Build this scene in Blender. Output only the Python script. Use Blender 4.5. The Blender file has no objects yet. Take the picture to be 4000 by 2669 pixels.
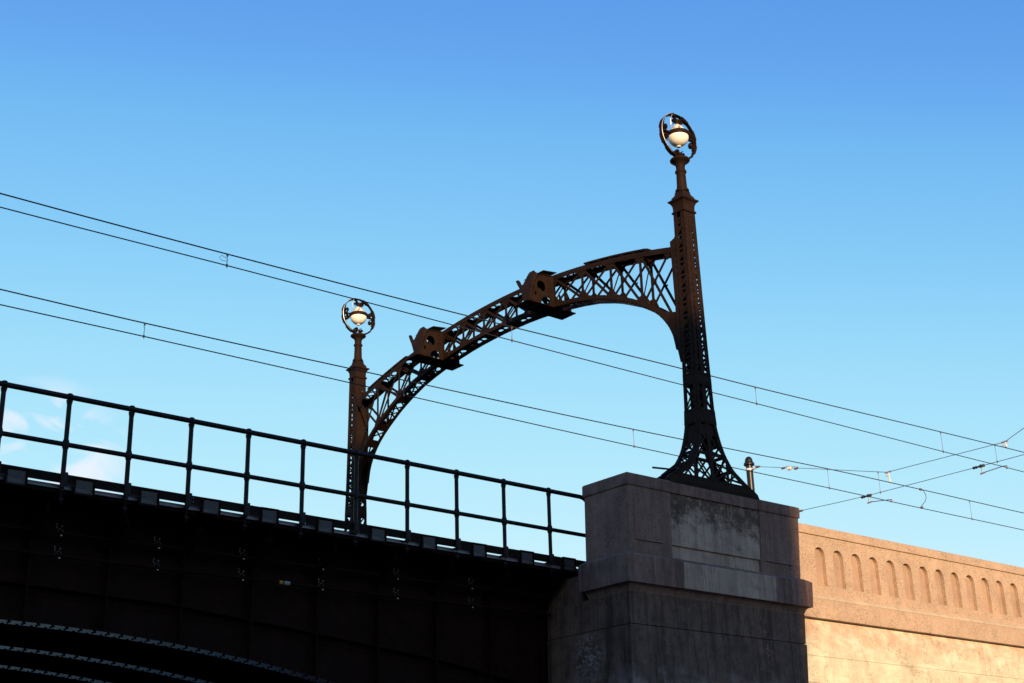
import bpy, bmesh, math, random
from mathutils import Vector, Matrix
random.seed(7)
R = math.radians
scene = bpy.context.scene

# ------------------------------------------------------------------ camera
cd = bpy.data.cameras.new('camera')
cam = bpy.data.objects.new('camera', cd)
scene.collection.objects.link(cam)
cd.sensor_fit = 'HORIZONTAL'; cd.sensor_width = 36.0; cd.lens = 49.28
cd.clip_start = 0.1; cd.clip_end = 6000
rt = (0.77393738, -0.63271133, -0.02640652)
up = (-0.20759602, -0.29288641, 0.93333887)
fw = (0.59826819, 0.71686395, 0.35802409)
cam.matrix_world = Matrix(((rt[0], up[0], -fw[0], -19.66741861), (rt[1], up[1], -fw[1], -20.0),
                           (rt[2], up[2], -fw[2], -7.77385033), (0, 0, 0, 1)))
scene.camera = cam

# ------------------------------------------------------------------ sky, sun, exposure
SUN_AZ, SUN_EL = 208.0, 13.0          # clockwise from +Y
w = bpy.data.worlds.new('World'); scene.world = w; w.use_nodes = True
nt = w.node_tree; nt.nodes.clear()
wo = nt.nodes.new('ShaderNodeOutputWorld'); bg = nt.nodes.new('ShaderNodeBackground')
sky = nt.nodes.new('ShaderNodeTexSky'); sky.sky_type = 'NISHITA'; sky.sun_disc = False
sky.sun_elevation = R(SUN_EL); sky.sun_rotation = R(SUN_AZ)
sky.air_density = 1.0; sky.dust_density = 0.3; sky.ozone_density = 2.5; sky.altitude = 0
# deeper blue: each channel of the sky gets its own contrast
SK = .1516
sp_ = nt.nodes.new('ShaderNodeVectorMath'); sp_.operation = 'SCALE'; sp_.inputs['Scale'].default_value = SK
cv = nt.nodes.new('ShaderNodeRGBCurve'); cv.mapping.extend = 'HORIZONTAL'
for i_, pts_ in enumerate((((0,0),(.127,.116),(.168,.205),(.30,.47),(.6,.80),(1,.92)), ((0,0),(.242,.350),(.31,.535),(.539,.825),(1,.92)), ((0,0),(.434,.83),(.546,.915),(.831,.985),(1,.99)))):
    c3 = cv.mapping.curves[i_]
    c3.points[0].location = pts_[0]; c3.points[1].location = pts_[-1]
    for p_ in pts_[1:-1]: c3.points.new(*p_)
cv.mapping.update()
hs = nt.nodes.new('ShaderNodeVectorMath'); hs.operation = 'SCALE'; hs.inputs['Scale'].default_value = 1/SK
nt.links.new(sp_.outputs[0], cv.inputs['Color']); nt.links.new(cv.outputs[0], hs.inputs[0])
tc = nt.nodes.new('ShaderNodeTexCoord')
# faint wisps of cloud low in the sky, in directions (not in the picture)
mp = nt.nodes.new('ShaderNodeMapping'); mp.inputs['Scale'].default_value = (16, 16, 30)
nz = nt.nodes.new('ShaderNodeTexNoise'); nz.inputs['Scale'].default_value = 1.6; nz.inputs['Detail'].default_value = 6; nz.inputs['Distortion'].default_value = .6
rp = nt.nodes.new('ShaderNodeValToRGB'); rp.color_ramp.elements[0].position = .43; rp.color_ramp.elements[1].position = .60
dt = nt.nodes.new('ShaderNodeVectorMath'); dt.operation = 'DOT_PRODUCT'
cd_az, cd_el = R(20.6), R(15.7)
dt.inputs[1].default_value = (math.sin(cd_az)*math.cos(cd_el), math.cos(cd_az)*math.cos(cd_el), math.sin(cd_el))
mr = nt.nodes.new('ShaderNodeMapRange'); mr.inputs['From Min'].default_value = .9982; mr.inputs['From Max'].default_value = .9996
mul = nt.nodes.new('ShaderNodeMath'); mul.operation = 'MULTIPLY'
mul2 = nt.nodes.new('ShaderNodeMath'); mul2.operation = 'MULTIPLY'; mul2.inputs[1].default_value = .8
mx = nt.nodes.new('ShaderNodeMix'); mx.data_type = 'RGBA'
mx.inputs['B'].default_value = (5.9, 6.1, 6.7, 1)
L = nt.links.new
L(sky.outputs[0], sp_.inputs[0])
L(tc.outputs['Generated'], mp.inputs[0]); L(mp.outputs[0], nz.inputs['Vector']); L(nz.outputs['Fac'], rp.inputs[0])
L(tc.outputs['Generated'], dt.inputs[0]); L(dt.outputs['Value'], mr.inputs['Value'])
L(rp.outputs[0], mul.inputs[0]); L(mr.outputs[0], mul.inputs[1]); L(mul.outputs[0], mul2.inputs[0])
L(mul2.outputs[0], mx.inputs['Factor']); L(hs.outputs[0], mx.inputs['A']); L(mx.outputs['Result'], bg.inputs[0])
bg.inputs['Strength'].default_value = 0.10
L(bg.outputs[0], wo.inputs[0])

sd = bpy.data.lights.new('sun', 'SUN'); sd.energy = 5.0; sd.angle = R(1.0); sd.color = (1.0, .68, .42)
sun = bpy.data.objects.new('sun', sd); scene.collection.objects.link(sun)
to_sun = Vector((math.sin(R(SUN_AZ))*math.cos(R(SUN_EL)), math.cos(R(SUN_AZ))*math.cos(R(SUN_EL)), math.sin(R(SUN_EL))))
sun.rotation_euler = to_sun.to_track_quat('Z', 'Y').to_euler(); sun.location = (0, 0, 60)
vs = scene.view_settings
vs.view_transform = 'Standard'; vs.look = 'None'; vs.exposure = 0.6; vs.gamma = 1; vs.use_curve_mapping = False

# ------------------------------------------------------------------ helpers
COL = scene.collection
V = Vector

class MB:
    def __init__(s): s.v = []; s.f = []
    def add(s, vs, fs):
        o = len(s.v); s.v += [tuple(p) for p in vs]; s.f += [tuple(i+o for i in f) for f in fs]; return s
    def box(s, x0, x1, y0, y1, z0, z1):
        return s.add([(x0,y0,z0),(x1,y0,z0),(x1,y1,z0),(x0,y1,z0),(x0,y0,z1),(x1,y0,z1),(x1,y1,z1),(x0,y1,z1)],
                     [(3,2,1,0),(4,5,6,7),(0,1,5,4),(1,2,6,5),(2,3,7,6),(3,0,4,7)])
    def sweep(s, pts, us, ws, vs_, ts, closed=False):
        """rectangular section swept along pts; section p + u*{0,w} + v*{0,t}"""
        n = len(pts); ul = isinstance(us, list); vl = isinstance(vs_, list)
        vv = []
        for i, p in enumerate(pts):
            p = V(p); u = V(us[i] if ul else us); v = V(vs_[i] if vl else vs_)
            wd = ws[i] if isinstance(ws, list) else ws
            vv += [p, p+u*wd, p+u*wd+v*ts, p+v*ts]
        ff = []
        m = n if closed else n-1
        for i in range(m):
            a = 4*i; b = 4*((i+1) % n)
            for k in range(4): ff.append((a+k, a+(k+1)%4, b+(k+1)%4, b+k))
        if not closed: ff += [(3,2,1,0), tuple(4*(n-1)+k for k in range(4))]
        return s.add(vv, ff)
    def bar(s, p0, p1, n, wdt, t):
        """flat bar centred on p0-p1, width in the plane with normal n, thickness t along n (centred)"""
        p0 = V(p0); p1 = V(p1); n = V(n).normalized(); d = (p1-p0).normalized(); u = d.cross(n).normalized()
        a = p0 - u*wdt/2 - n*t/2; b = p1 - u*wdt/2 - n*t/2
        return s.sweep([a, b], u, wdt, n, t)
    def tube(s, pts, r, n=8, closed=False, cap=True):
        pts = [V(p) for p in pts]; m = len(pts); vv = []; ref = None
        for i, p in enumerate(pts):
            if closed: d = pts[(i+1) % m]-pts[i-1]
            else: d = pts[min(i+1, m-1)]-pts[max(i-1, 0)]
            d.normalize()
            if ref is None:
                ref = V((0,0,1)) if abs(d.z) < .9 else V((1,0,0))
            a = d.cross(ref).normalized(); b = a.cross(d).normalized(); ref = b
            rr = r[i] if isinstance(r, list) else r
            for k in range(n):
                t = 2*math.pi*k/n; vv.append(p + a*math.cos(t)*rr + b*math.sin(t)*rr)
        ff = []
        for i in range(m if closed else m-1):
            A = i*n; B = ((i+1) % m)*n
            for k in range(n): ff.append((A+k, A+(k+1)%n, B+(k+1)%n, B+k))
        if cap and not closed: ff += [tuple(range(n))[::-1], tuple((m-1)*n+k for k in range(n))]
        return s.add(vv, ff)
    def lathe(s, prof, c=(0,0,0), n=24):
        cx, cy, cz = c; vv = []; ff = []
        for r, z in prof:
            for k in range(n):
                t = 2*math.pi*k/n; vv.append((cx+r*math.cos(t), cy+r*math.sin(t), cz+z))
        for i in range(len(prof)-1):
            for k in range(n): ff.append((i*n+k, i*n+(k+1)%n, (i+1)*n+(k+1)%n, (i+1)*n+k))
        ff.append(tuple(range(n))[::-1]); ff.append(tuple((len(prof)-1)*n+k for k in range(n)))
        return s.add(vv, ff)
    def square(s, prof, c=(0,0,0)):
        """square-section moulding: prof of (half x, half y, z)"""
        cx, cy, cz = c; vv = []; ff = []
        for hx, hy, z in prof: vv += [(cx-hx,cy-hy,cz+z),(cx+hx,cy-hy,cz+z),(cx+hx,cy+hy,cz+z),(cx-hx,cy+hy,cz+z)]
        for i in range(len(prof)-1):
            for k in range(4): ff.append((4*i+k, 4*i+(k+1)%4, 4*i+4+(k+1)%4, 4*i+4+k))
        ff.append((3,2,1,0)); ff.append(tuple(4*(len(prof)-1)+k for k in range(4)))
        return s.add(vv, ff)
    def prism(s, poly, ax, d0, d1):
        """2-D polygon extruded along axis ax (0,1,2) from d0 to d1"""
        def P(q, d):
            return (d, q[0], q[1]) if ax == 0 else ((q[0], d, q[1]) if ax == 1 else (q[0], q[1], d))
        n = len(poly)
        return s.add([P(q, d0) for q in poly]+[P(q, d1) for q in poly],
                     [tuple(range(n)), tuple(range(2*n-1, n-1, -1))]+[(i, i+n, (i+1)%n+n, (i+1)%n) for i in range(n)])
    def rivet(s, p, nrm, r=.021, h=.017):
        p = V(p); nrm = V(nrm).normalized()
        a = nrm.orthogonal().normalized(); b = nrm.cross(a)
        vv = [p + (a*math.cos(t)+b*math.sin(t))*r for t in [k*math.pi/3 for k in range(6)]]
        vv += [p + (a*math.cos(t)+b*math.sin(t))*r*.7 + nrm*h*.75 for t in [k*math.pi/3 for k in range(6)]] + [p+nrm*h]
        ff = [(k, (k+1)%6, 6+(k+1)%6, 6+k) for k in range(6)] + [(6+k, 6+(k+1)%6, 12) for k in range(6)]
        return s.add(vv, ff)
    def obj(s, name, mat, parent=None, bevel=0, smooth=False, bseg=2):
        me = bpy.data.meshes.new(name); me.from_pydata(s.v, [], s.f); me.update()
        b = bmesh.new(); b.from_mesh(me); bmesh.ops.recalc_face_normals(b, faces=b.faces)
        if smooth:
            for f in b.faces: f.smooth = True
        b.to_mesh(me); b.free()
        me.materials.append(mat)
        o = bpy.data.objects.new(name, me); COL.objects.link(o)
        if parent: o.parent = parent
        if smooth:
            for e in me.edges: pass
            m = o.modifiers.new('es', 'EDGE_SPLIT'); m.split_angle = R(38)
        if bevel:
            m = o.modifiers.new('bevel', 'BEVEL'); m.width = bevel; m.segments = bseg; m.limit_method = 'ANGLE'; m.angle_limit = R(40)
        return o

def holed(name, outer, holes, ax, d0, d1, mat, parent=None):
    """flat plate with holes: filled outline, given thickness"""
    b = bmesh.new()
    def P(q, d):
        return (d, q[0], q[1]) if ax == 0 else (q[0], d, q[1])
    es = []
    for loop in [outer]+holes:
        vs_ = [b.verts.new(P(q, d0)) for q in loop]
        es += [b.edges.new((vs_[i], vs_[(i+1) % len(vs_)])) for i in range(len(vs_))]
    bmesh.ops.triangle_fill(b, edges=es, use_beauty=True, use_dissolve=False)
    fs = list(b.faces)
    r = bmesh.ops.extrude_face_region(b, geom=fs)
    dv = V((d1-d0, 0, 0)) if ax == 0 else V((0, d1-d0, 0))
    bmesh.ops.translate(b, vec=dv, verts=[e for e in r['geom'] if isinstance(e, bmesh.types.BMVert)])
    bmesh.ops.recalc_face_normals(b, faces=b.faces)
    me = bpy.data.meshes.new(name); b.to_mesh(me); b.free(); me.materials.append(mat)
    o = bpy.data.objects.new(name, me); COL.objects.link(o)
    if parent: o.parent = parent
    return o

def tag(o, label=None, cat=None, group=None, kind=None):
    if label: o['label'] = label
    if cat: o['category'] = cat
    if group: o['group'] = group
    if kind: o['kind'] = kind
    return o
def thing(name, loc, label, cat, group=None):
    o = bpy.data.objects.new(name, None); COL.objects.link(o); o.location = loc; o.empty_display_size = .2
    return tag(o, label, cat, group)
def kids(o): return [c for c in COL.objects if c.parent == o]
def copy_tree(o, parent=None):
    c = o.copy(); COL.objects.link(c); c.parent = parent
    for ch in kids(o): copy_tree(ch, c)
    return c
def lerp(tab, x, k=1):
    """piecewise linear table lookup, column k"""
    if x <= tab[0][0]: a, b = tab[0], tab[1]
    elif x >= tab[-1][0]: a, b = tab[-2], tab[-1]
    else:
        for a, b in zip(tab, tab[1:]):
            if a[0] <= x <= b[0]: break
    t = (x-a[0])/(b[0]-a[0])
    return a[k]+(b[k]-a[k])*t
def smoothtab(tab, x, k=1):
    """Catmull-Rom lookup inside the table"""
    if x <= tab[0][0] or x >= tab[-1][0]: return lerp(tab, x, k)
    for i in range(len(tab)-1):
        if tab[i][0] <= x <= tab[i+1][0]: break
    p1, p2 = tab[i], tab[i+1]; p0 = tab[max(i-1, 0)]; p3 = tab[min(i+2, len(tab)-1)]
    h = p2[0]-p1[0]; t = (x-p1[0])/h
    m1 = (p2[k]-p0[k])/(p2[0]-p0[0])*h; m2 = (p3[k]-p1[k])/(p3[0]-p1[0])*h
    return (2*t**3-3*t*t+1)*p1[k]+(t**3-2*t*t+t)*m1+(-2*t**3+3*t*t)*p2[k]+(t**3-t*t)*m2

# ------------------------------------------------------------------ materials
def mat_new(name):
    m = bpy.data.materials.new(name); m.use_nodes = True
    n = m.node_tree; b = n.nodes['Principled BSDF']; return m, n, b
def N(n, t, **k):
    o = n.nodes.new(t)
    for a, v in k.items():
        if a in o.inputs: o.inputs[a].default_value = v
        else: setattr(o, a, v)
    return o
def ramp(n, src, p0, p1, c0=(0,0,0,1), c1=(1,1,1,1)):
    r = n.nodes.new('ShaderNodeValToRGB'); e = r.color_ramp.elements
    e[0].position = p0; e[1].position = p1; e[0].color = c0; e[1].color = c1
    n.links.new(src, r.inputs[0]); return r.outputs[0]
def mixc(n, f, a, b, mode='MIX'):
    m = n.nodes.new('ShaderNodeMix'); m.data_type = 'RGBA'; m.blend_type = mode
    for k, v in (('Factor', f), ('A', a), ('B', b)):
        if hasattr(v, 'is_output'): n.links.new(v, m.inputs[k])
        elif k == 'Factor': m.inputs[k].default_value = v
        else: m.inputs[k].default_value = (*v, 1) if len(v) == 3 else v
    return m.outputs['Result']
def noise(n, vec, scale, detail=4, rough=.55, dist=0):
    o = N(n, 'ShaderNodeTexNoise', Scale=scale, Detail=detail, Roughness=rough, Distortion=dist)
    n.links.new(vec, o.inputs['Vector']); return o.outputs['Fac']
def coords(n, scale=(1,1,1), obj=True):
    t = n.nodes.new('ShaderNodeTexCoord'); m = n.nodes.new('ShaderNodeMapping'); m.inputs['Scale'].default_value = scale
    g = n.nodes.new('ShaderNodeNewGeometry')
    n.links.new(g.outputs['Position'] if not obj else t.outputs['Object'], m.inputs[0]); return m.outputs[0]
def bump(n, b, src, strength, dist):
    o = N(n, 'ShaderNodeBump', Strength=strength, Distance=dist); n.links.new(src, o.inputs['Height']); n.links.new(o.outputs[0], b.inputs['Normal'])
def mathn(n, op, a, b=0.0):
    o = n.nodes.new('ShaderNodeMath'); o.operation = op; o.use_clamp = (op != 'ADD')
    for i, v in enumerate((a, b)):
        if hasattr(v, 'is_output'): n.links.new(v, o.inputs[i])
        else: o.inputs[i].default_value = v
    return o.outputs[0]

def steel(name, col, col2, rough=.5, spec=.3, rust=.5):
    m, n, b = mat_new(name); c = coords(n)
    f = ramp(n, noise(n, c, 3.5, 6, .65), .38, .68)
    base = mixc(n, f, col, col2)
    rs = ramp(n, noise(n, c, 11, 6, .7, .4), .66, .76)
    base = mixc(n, mathn(n, 'MULTIPLY', rs, rust), base, (.16, .06, .025))
    n.links.new(base, b.inputs['Base Color'])
    rr = N(n, 'ShaderNodeMapRange'); rr.inputs['To Min'].default_value = rough-.1; rr.inputs['To Max'].default_value = rough+.18
    n.links.new(noise(n, c, 6, 5), rr.inputs['Value']); n.links.new(rr.outputs[0], b.inputs['Roughness'])
    b.inputs['Specular IOR Level'].default_value = spec
    bump(n, b, noise(n, c, 60, 4), .25, .004)
    return m
M_steel = steel('brown_steel_paint', (.0145, .0080, .0048), (.0225, .0125, .0075), .55, .05, .4)
M_rail = steel('black_steel_paint', (.0065, .004, .0038), (.009, .006, .0055), .45, .16, .0)
M_dark = steel('dark_bridge_steel', (.0085, .0028, .0020), (.015, .0055, .0038), .65, .05, .10)
M_flange = steel('sky_tinted_flange_paint', (.11, .11, .145), (.15, .15, .19), .25, .95, .0)  # pale bluish tone stands in for sky and water light reflected on the undersides
M_board = steel('charcoal_kick_board', (.010, .0065, .0055), (.014, .0092, .0078), .7, .06, 0)

def plain(name, col, rough=.5, metal=0, var=.15, sc=20):
    m, n, b = mat_new(name); c = coords(n)
    f = noise(n, c, sc, 4)
    base = mixc(n, f, tuple(x*(1-var) for x in col), tuple(min(1, x*(1+var)) for x in col))
    n.links.new(base, b.inputs['Base Color']); b.inputs['Roughness'].default_value = rough; b.inputs['Metallic'].default_value = metal
    return m
M_wire = plain('dark_copper_wire', (.022, .018, .022), .5, .2)
M_span = plain('steel_span_wire', (.10, .10, .13), .45, .5)
M_galv = plain('galvanised_metal', (.5, .45, .4), .4, .6)
M_black = plain('black_insulator', (.012, .010, .011), .35)
M_ceram = plain('pale_insulator', (.65, .55, .45), .35)
M_mesh = plain('grey_expanded_metal', (.085, .08, .085), .5, .2)
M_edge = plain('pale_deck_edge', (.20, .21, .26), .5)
M_pole = plain('dark_olive_pole_paint', (.012, .009, .006), .34, 0, .2, 5)
M_pole.node_tree.nodes['Principled BSDF'].inputs['Specular IOR Level'].default_value = .3
M_yellow = plain('yellow_tape', (.30, .20, .02), .6)
M_tagw = plain('white_cable_tag', (.22, .22, .23), .6)
M_glass, n_, b_ = mat_new('cream_globe_glass')
c_ = coords(n_); n_.links.new(mixc(n_, noise(n_, c_, 5, 4), (.86, .78, .60), (.92, .86, .70)), b_.inputs['Base Color'])
b_.inputs['Roughness'].default_value = .28; b_.inputs['Subsurface Weight'].default_value = .0
# peeling lamp hood: brown with pale flaked patches
M_hood, n_, b_ = mat_new('peeling_hood_paint'); c_ = coords(n_)
f_ = ramp(n_, noise(n_, c_, 9, 7, .7, .5), .44, .50)
n_.links.new(mixc(n_, f_, (.06, .03, .018), (.75, .68, .50)), b_.inputs['Base Color']); b_.inputs['Roughness'].default_value = .7
bump(n_, b_, f_, .6, .01)

def concrete(name, base, dark, speck=.5, streak=.4, joint=0.0, blotch=.4, moss=None, cracks=0.0, spsc=34, crust=False, band=False):
    m, n, b = mat_new(name); c = coords(n)
    col = mixc(n, ramp(n, noise(n, c, 1.3, 5, .6), .35, .7), base, tuple(x*(1-blotch*.5) for x in base))
    col = mixc(n, mathn(n, 'MULTIPLY', ramp(n, noise(n, c, 4.5, 6, .7), .48, .72), blotch), col, dark)
    # exposed aggregate: fine dark grains, denser in patches
    vo = N(n, 'ShaderNodeTexVoronoi', Scale=spsc); n.links.new(c, vo.inputs['Vector'])
    sep = n.nodes.new('ShaderNodeSeparateColor'); n.links.new(vo.outputs['Color'], sep.inputs[0])
    g = ramp(n, sep.outputs[0], .66, .80)
    patch = ramp(n, noise(n, c, 2.2, 4, .6), .30, .62)
    g = mathn(n, 'MULTIPLY', g, patch); fg = mathn(n, 'MULTIPLY', g, speck)
    col = mixc(n, fg, col, tuple(x*.28 for x in base))
    fine = ramp(n, noise(n, c, 90, 3, .7), .3, .75)
    col = mixc(n, mathn(n, 'MULTIPLY', fine, .28), col, tuple(x*.55 for x in base))
    # water streaks run down
    cs = coords(n, (5.5, 5.5, .38)); s = ramp(n, noise(n, cs, 1.0, 6, .7, .3), .47, .64)
    col = mixc(n, mathn(n, 'MULTIPLY', s, streak), col, dark)
    cs2 = coords(n, (9, 9, .5)); s2 = ramp(n, noise(n, cs2, 1.0, 5, .6, .2), .60, .74)
    col = mixc(n, mathn(n, 'MULTIPLY', s2, streak*.5), col, tuple(min(1, x*1.5) for x in base))
    if moss:
        z0, z1, mc, amt = moss
        cp = coords(n); sp = n.nodes.new('ShaderNodeSeparateXYZ'); n.links.new(cp, sp.inputs[0])
        r1 = N(n, 'ShaderNodeMapRange'); r1.inputs['From Min'].default_value = z0; r1.inputs['From Max'].default_value = z1
        n.links.new(sp.outputs['Z'], r1.inputs['Value'])
        q = mathn(n, 'MULTIPLY', r1.outputs[0], 1.0)
        nn = noise(n, coords(n, (1.5, 1.5, 2.2)), 1.7, 8, .72, .3)
        t = mathn(n, 'ADD', mathn(n, 'MULTIPLY', q, .34), mathn(n, 'ADD', nn, -.02))
        col = mixc(n, mathn(n, 'MULTIPLY', mathn(n, 'MULTIPLY', ramp(n, t, .54, .72), ramp(n, noise(n, c, 9, 8, .75), .28, .52)), amt), col, mc)
    if band:      # ruddy damp band along the top of the wall, with patch repairs
        sp = n.nodes.new('ShaderNodeSeparateXYZ'); n.links.new(coords(n, obj=False), sp.inputs[0])
        wob = N(n, 'ShaderNodeMath'); wob.operation = 'MULTIPLY'; wob.inputs[1].default_value = .5
        n.links.new(noise(n, coords(n, (.8, .8, .8)), 2.0, 6, .65), wob.inputs[0])
        zz = N(n, 'ShaderNodeMath'); zz.operation = 'ADD'; n.links.new(sp.outputs['Z'], zz.inputs[0]); n.links.new(wob.outputs[0], zz.inputs[1])
        r1 = N(n, 'ShaderNodeMapRange'); r1.inputs['From Min'].default_value = -2.75; r1.inputs['From Max'].default_value = -2.50; n.links.new(zz.outputs[0], r1.inputs['Value'])
        col = mixc(n, mathn(n, 'MULTIPLY', mathn(n, 'MULTIPLY', r1.outputs[0], ramp(n, noise(n, coords(n, (1.2, 1.2, .8)), 2.6, 6, .6), .38, .6)), .75), col, (.46, .30, .19))
        wv = N(n, 'ShaderNodeTexVoronoi', Scale=.55); wv.feature = 'DISTANCE_TO_EDGE'
        nv = n.nodes.new('ShaderNodeVectorMath'); nv.operation = 'ADD'
        nn2 = N(n, 'ShaderNodeTexNoise', Scale=2.2, Detail=7, Roughness=.7); n.links.new(c, nn2.inputs['Vector'])
        n.links.new(c, nv.inputs[0]); n.links.new(nn2.outputs['Color'], nv.inputs[1]); n.links.new(nv.outputs[0], wv.inputs['Vector'])
        ed = ramp(n, wv.outputs['Distance'], .003, .010, (1,1,1,1), (0,0,0,1))
        col = mixc(n, mathn(n, 'MULTIPLY', ed, .55), col, (.22, .14, .09))
        dp = ramp(n, noise(n, coords(n, (.45, .45, 1.3)), 2.4, 7, .7), .56, .70)
        col = mixc(n, mathn(n, 'MULTIPLY', dp, .4), col, (.36, .25, .15))
        pt = ramp(n, noise(n, coords(n, (.5, .5, 1.4)), 2.0, 7, .65, .2), .50, .74)
        col = mixc(n, mathn(n, 'MULTIPLY', pt, .7), col, (.74, .69, .52))
    if crust:     # white lime crust weeping from cracks on the side face, dark damp below the ledge
        gp = coords(n, obj=False)
        ds = n.nodes.new('ShaderNodeVectorMath'); ds.operation = 'DISTANCE'; n.links.new(gp, ds.inputs[0]); ds.inputs[1].default_value = (-.2, 1.25, -3.62)
        mk = ramp(n, ds.outputs['Value'], .22, .62, (1,1,1,1), (0,0,0,1))
        wz = noise(n, coords(n, (1, 1.2, 2.6)), 3.2, 7, .62, .5)
        ab_ = N(n, 'ShaderNodeMath'); ab_.operation = 'SUBTRACT'; ab_.inputs[1].default_value = .5; n.links.new(wz, ab_.inputs[0])
        ac_ = N(n, 'ShaderNodeMath'); ac_.operation = 'ABSOLUTE'; n.links.new(ab_.outputs[0], ac_.inputs[0])
        rd = ramp(n, ac_.outputs[0], .006, .028, (1,1,1,1), (0,0,0,1))
        fl_ = ramp(n, noise(n, c, 3.1, 8, .7), .58, .64)
        cr = mathn(n, 'MULTIPLY', mathn(n, 'MAXIMUM', rd, fl_), mk)
        col = mixc(n, mathn(n, 'MULTIPLY', cr, .6), col, (.45, .42, .42))
        sp = n.nodes.new('ShaderNodeSeparateXYZ'); n.links.new(gp, sp.inputs[0])
        wob = N(n, 'ShaderNodeMath'); wob.operation = 'MULTIPLY'; wob.inputs[1].default_value = 1.1
        n.links.new(noise(n, coords(n, (1.3, 1.3, .5)), 1.6, 6, .65), wob.inputs[0])
        zz = N(n, 'ShaderNodeMath'); zz.operation = 'ADD'; n.links.new(sp.outputs['Z'], zz.inputs[0]); n.links.new(wob.outputs[0], zz.inputs[1])
        pal = N(n, 'ShaderNodeMapRange'); pal.inputs['From Min'].default_value = -3.3; pal.inputs['From Max'].default_value = -3.7; n.links.new(zz.outputs[0], pal.inputs['Value'])
        col = mixc(n, mathn(n, 'MULTIPLY', mathn(n, 'MULTIPLY', pal.outputs[0], ramp(n, noise(n, c, 2.0, 8, .7), .45, .58)), .6), col, (.26, .21, .20))
    if cracks:
        wv = N(n, 'ShaderNodeTexVoronoi', Scale=1.1); wv.feature = 'DISTANCE_TO_EDGE'
        nv = n.nodes.new('ShaderNodeVectorMath'); nv.operation = 'ADD'
        nn2 = N(n, 'ShaderNodeTexNoise', Scale=3.0, Detail=6); n.links.new(c, nn2.inputs['Vector'])
        n.links.new(c, nv.inputs[0]); n.links.new(nn2.outputs['Color'], nv.inputs[1]); n.links.new(nv.outputs[0], wv.inputs['Vector'])
        ed = ramp(n, wv.outputs['Distance'], .004, .016, (1,1,1,1), (0,0,0,1))
        pm = ramp(n, noise(n, c, .9, 3), .50, .62)
        col = mixc(n, mathn(n, 'MULTIPLY', mathn(n, 'MULTIPLY', ed, pm), cracks), col, tuple(min(1, x*1.9) for x in base))
    n.links.new(col, b.inputs['Base Color']); b.inputs['Roughness'].default_value = .88; b.inputs['Specular IOR Level'].default_value = .2
    h = mathn(n, 'SUBTRACT', noise(n, c, 45, 5, .7), mathn(n, 'MULTIPLY', g, .5))
    bump(n, b, h, .55, .012)
    return m
M_agg = concrete('aggregate_concrete', (.23, .142, .112), (.10, .056, .046), .8, .45, blotch=.5, spsc=55)
M_agg2 = concrete('aggregate_concrete_ledge', (.225, .138, .110), (.085, .048, .038), .65, .75, blotch=.7, spsc=55)
M_panel = concrete('weathered_panel_concrete', (.44, .33, .26), (.22, .14, .10), .25, .7, blotch=.6, moss=(-1.15, -.35, (.045, .024, .016), .85))
M_panel2 = concrete('pale_ledge_concrete', (.42, .31, .245), (.20, .125, .09), .3, .75, blotch=.7, spsc=55)
M_shaft = concrete('stained_pier_concrete', (.155, .100, .078), (.045, .024, .018), .45, .9, blotch=.9, cracks=.5, crust=True, spsc=55)
M_wall = concrete('pink_parapet_concrete', (.50, .365, .24), (.42, .27, .18), .8, .14, blotch=.45, spsc=58)
M_niche = concrete('niche_concrete', (.46, .325, .215), (.36, .225, .155), .35, .3, blotch=.8, spsc=55)
M_wlow = concrete('cream_wall_concrete', (.66, .62, .43), (.46, .35, .22), .5, .28, blotch=.65, cracks=.0, spsc=58, band=True)
M_pale = concrete('pale_ledge_lip', (.56, .46, .31), (.42, .30, .20), .5, .2, blotch=.6, spsc=55)

def structure(name, mb, m, **k):
    o = mb.obj(name, m, **k); o['kind'] = 'structure'; return o

# ------------------------------------------------------------------ ground and water
M_ground, n_, b_ = mat_new('asphalt_ground'); c_ = coords(n_)
n_.links.new(mixc(n_, noise(n_, c_, .35, 6), (.035, .034, .033), (.06, .057, .052)), b_.inputs['Base Color']); b_.inputs['Roughness'].default_value = .9
bump(n_, b_, noise(n_, c_, 40, 4), .4, .01)
structure('ground', MB().add([(-3000,-3000,-9.4),(3000,-3000,-9.4),(3000,3000,-9.4),(-3000,3000,-9.4)], [(0,1,2,3)]), M_ground)
M_water, n_, b_ = mat_new('river_water'); c_ = coords(n_)
b_.inputs['Base Color'].default_value = (.02, .03, .04, 1); b_.inputs['Roughness'].default_value = .12
bump(n_, b_, noise(n_, c_, 1.2, 5), .5, .08)
structure('water', MB().add([(-900,-9,-9.38),(-.6,-9,-9.38),(-.6,900,-9.38),(-900,900,-9.38)], [(0,1,2,3)]), M_water)

# ------------------------------------------------------------------ stone pier
LEAN = .035
def lean(o):
    for v in o.data.vertices: v.co.x += (.025+.012*v.co.x)*v.co.z
    return o
pier = thing('bridge_pier', (0,0,0), 'massive grey stone and concrete pier block in shadow that carries the tall near lattice mast', 'pier')
def block(x0, x1):
    # corner block with weathered cap moulding
    m = MB()
    m.box(x0+.03, x1-.03, .025, 1.35, -1.66, -.25)
    b = m.obj('corner_block', M_agg, pier, bevel=.012); lean(b)
    c = MB(); cx = (x0+x1)/2; hx = (x1-x0)/2
    c.square([(hx-.035, .66, -.262), (hx, .69, -.238), (hx, .69, -.02), (hx-.02, .67, .012)], (cx, .69, 0))
    lean(c.obj('cap_stone', M_agg2, b, bevel=.008))
    p = MB(); p.prism([(.014,-.42),(.014,-1.34),(-.006,-1.38),(.04,-1.38),(.04,-.42)], 0, x0+.19, x1-.31)
    lean(p.obj('raised_panel', M_agg, b, bevel=.006))
    return b
block(0, 1.32); block(4.08, 5.47)
m = MB(); m.box(1.325, 4.075, .02, 1.3, -.245, -.006)
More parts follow.
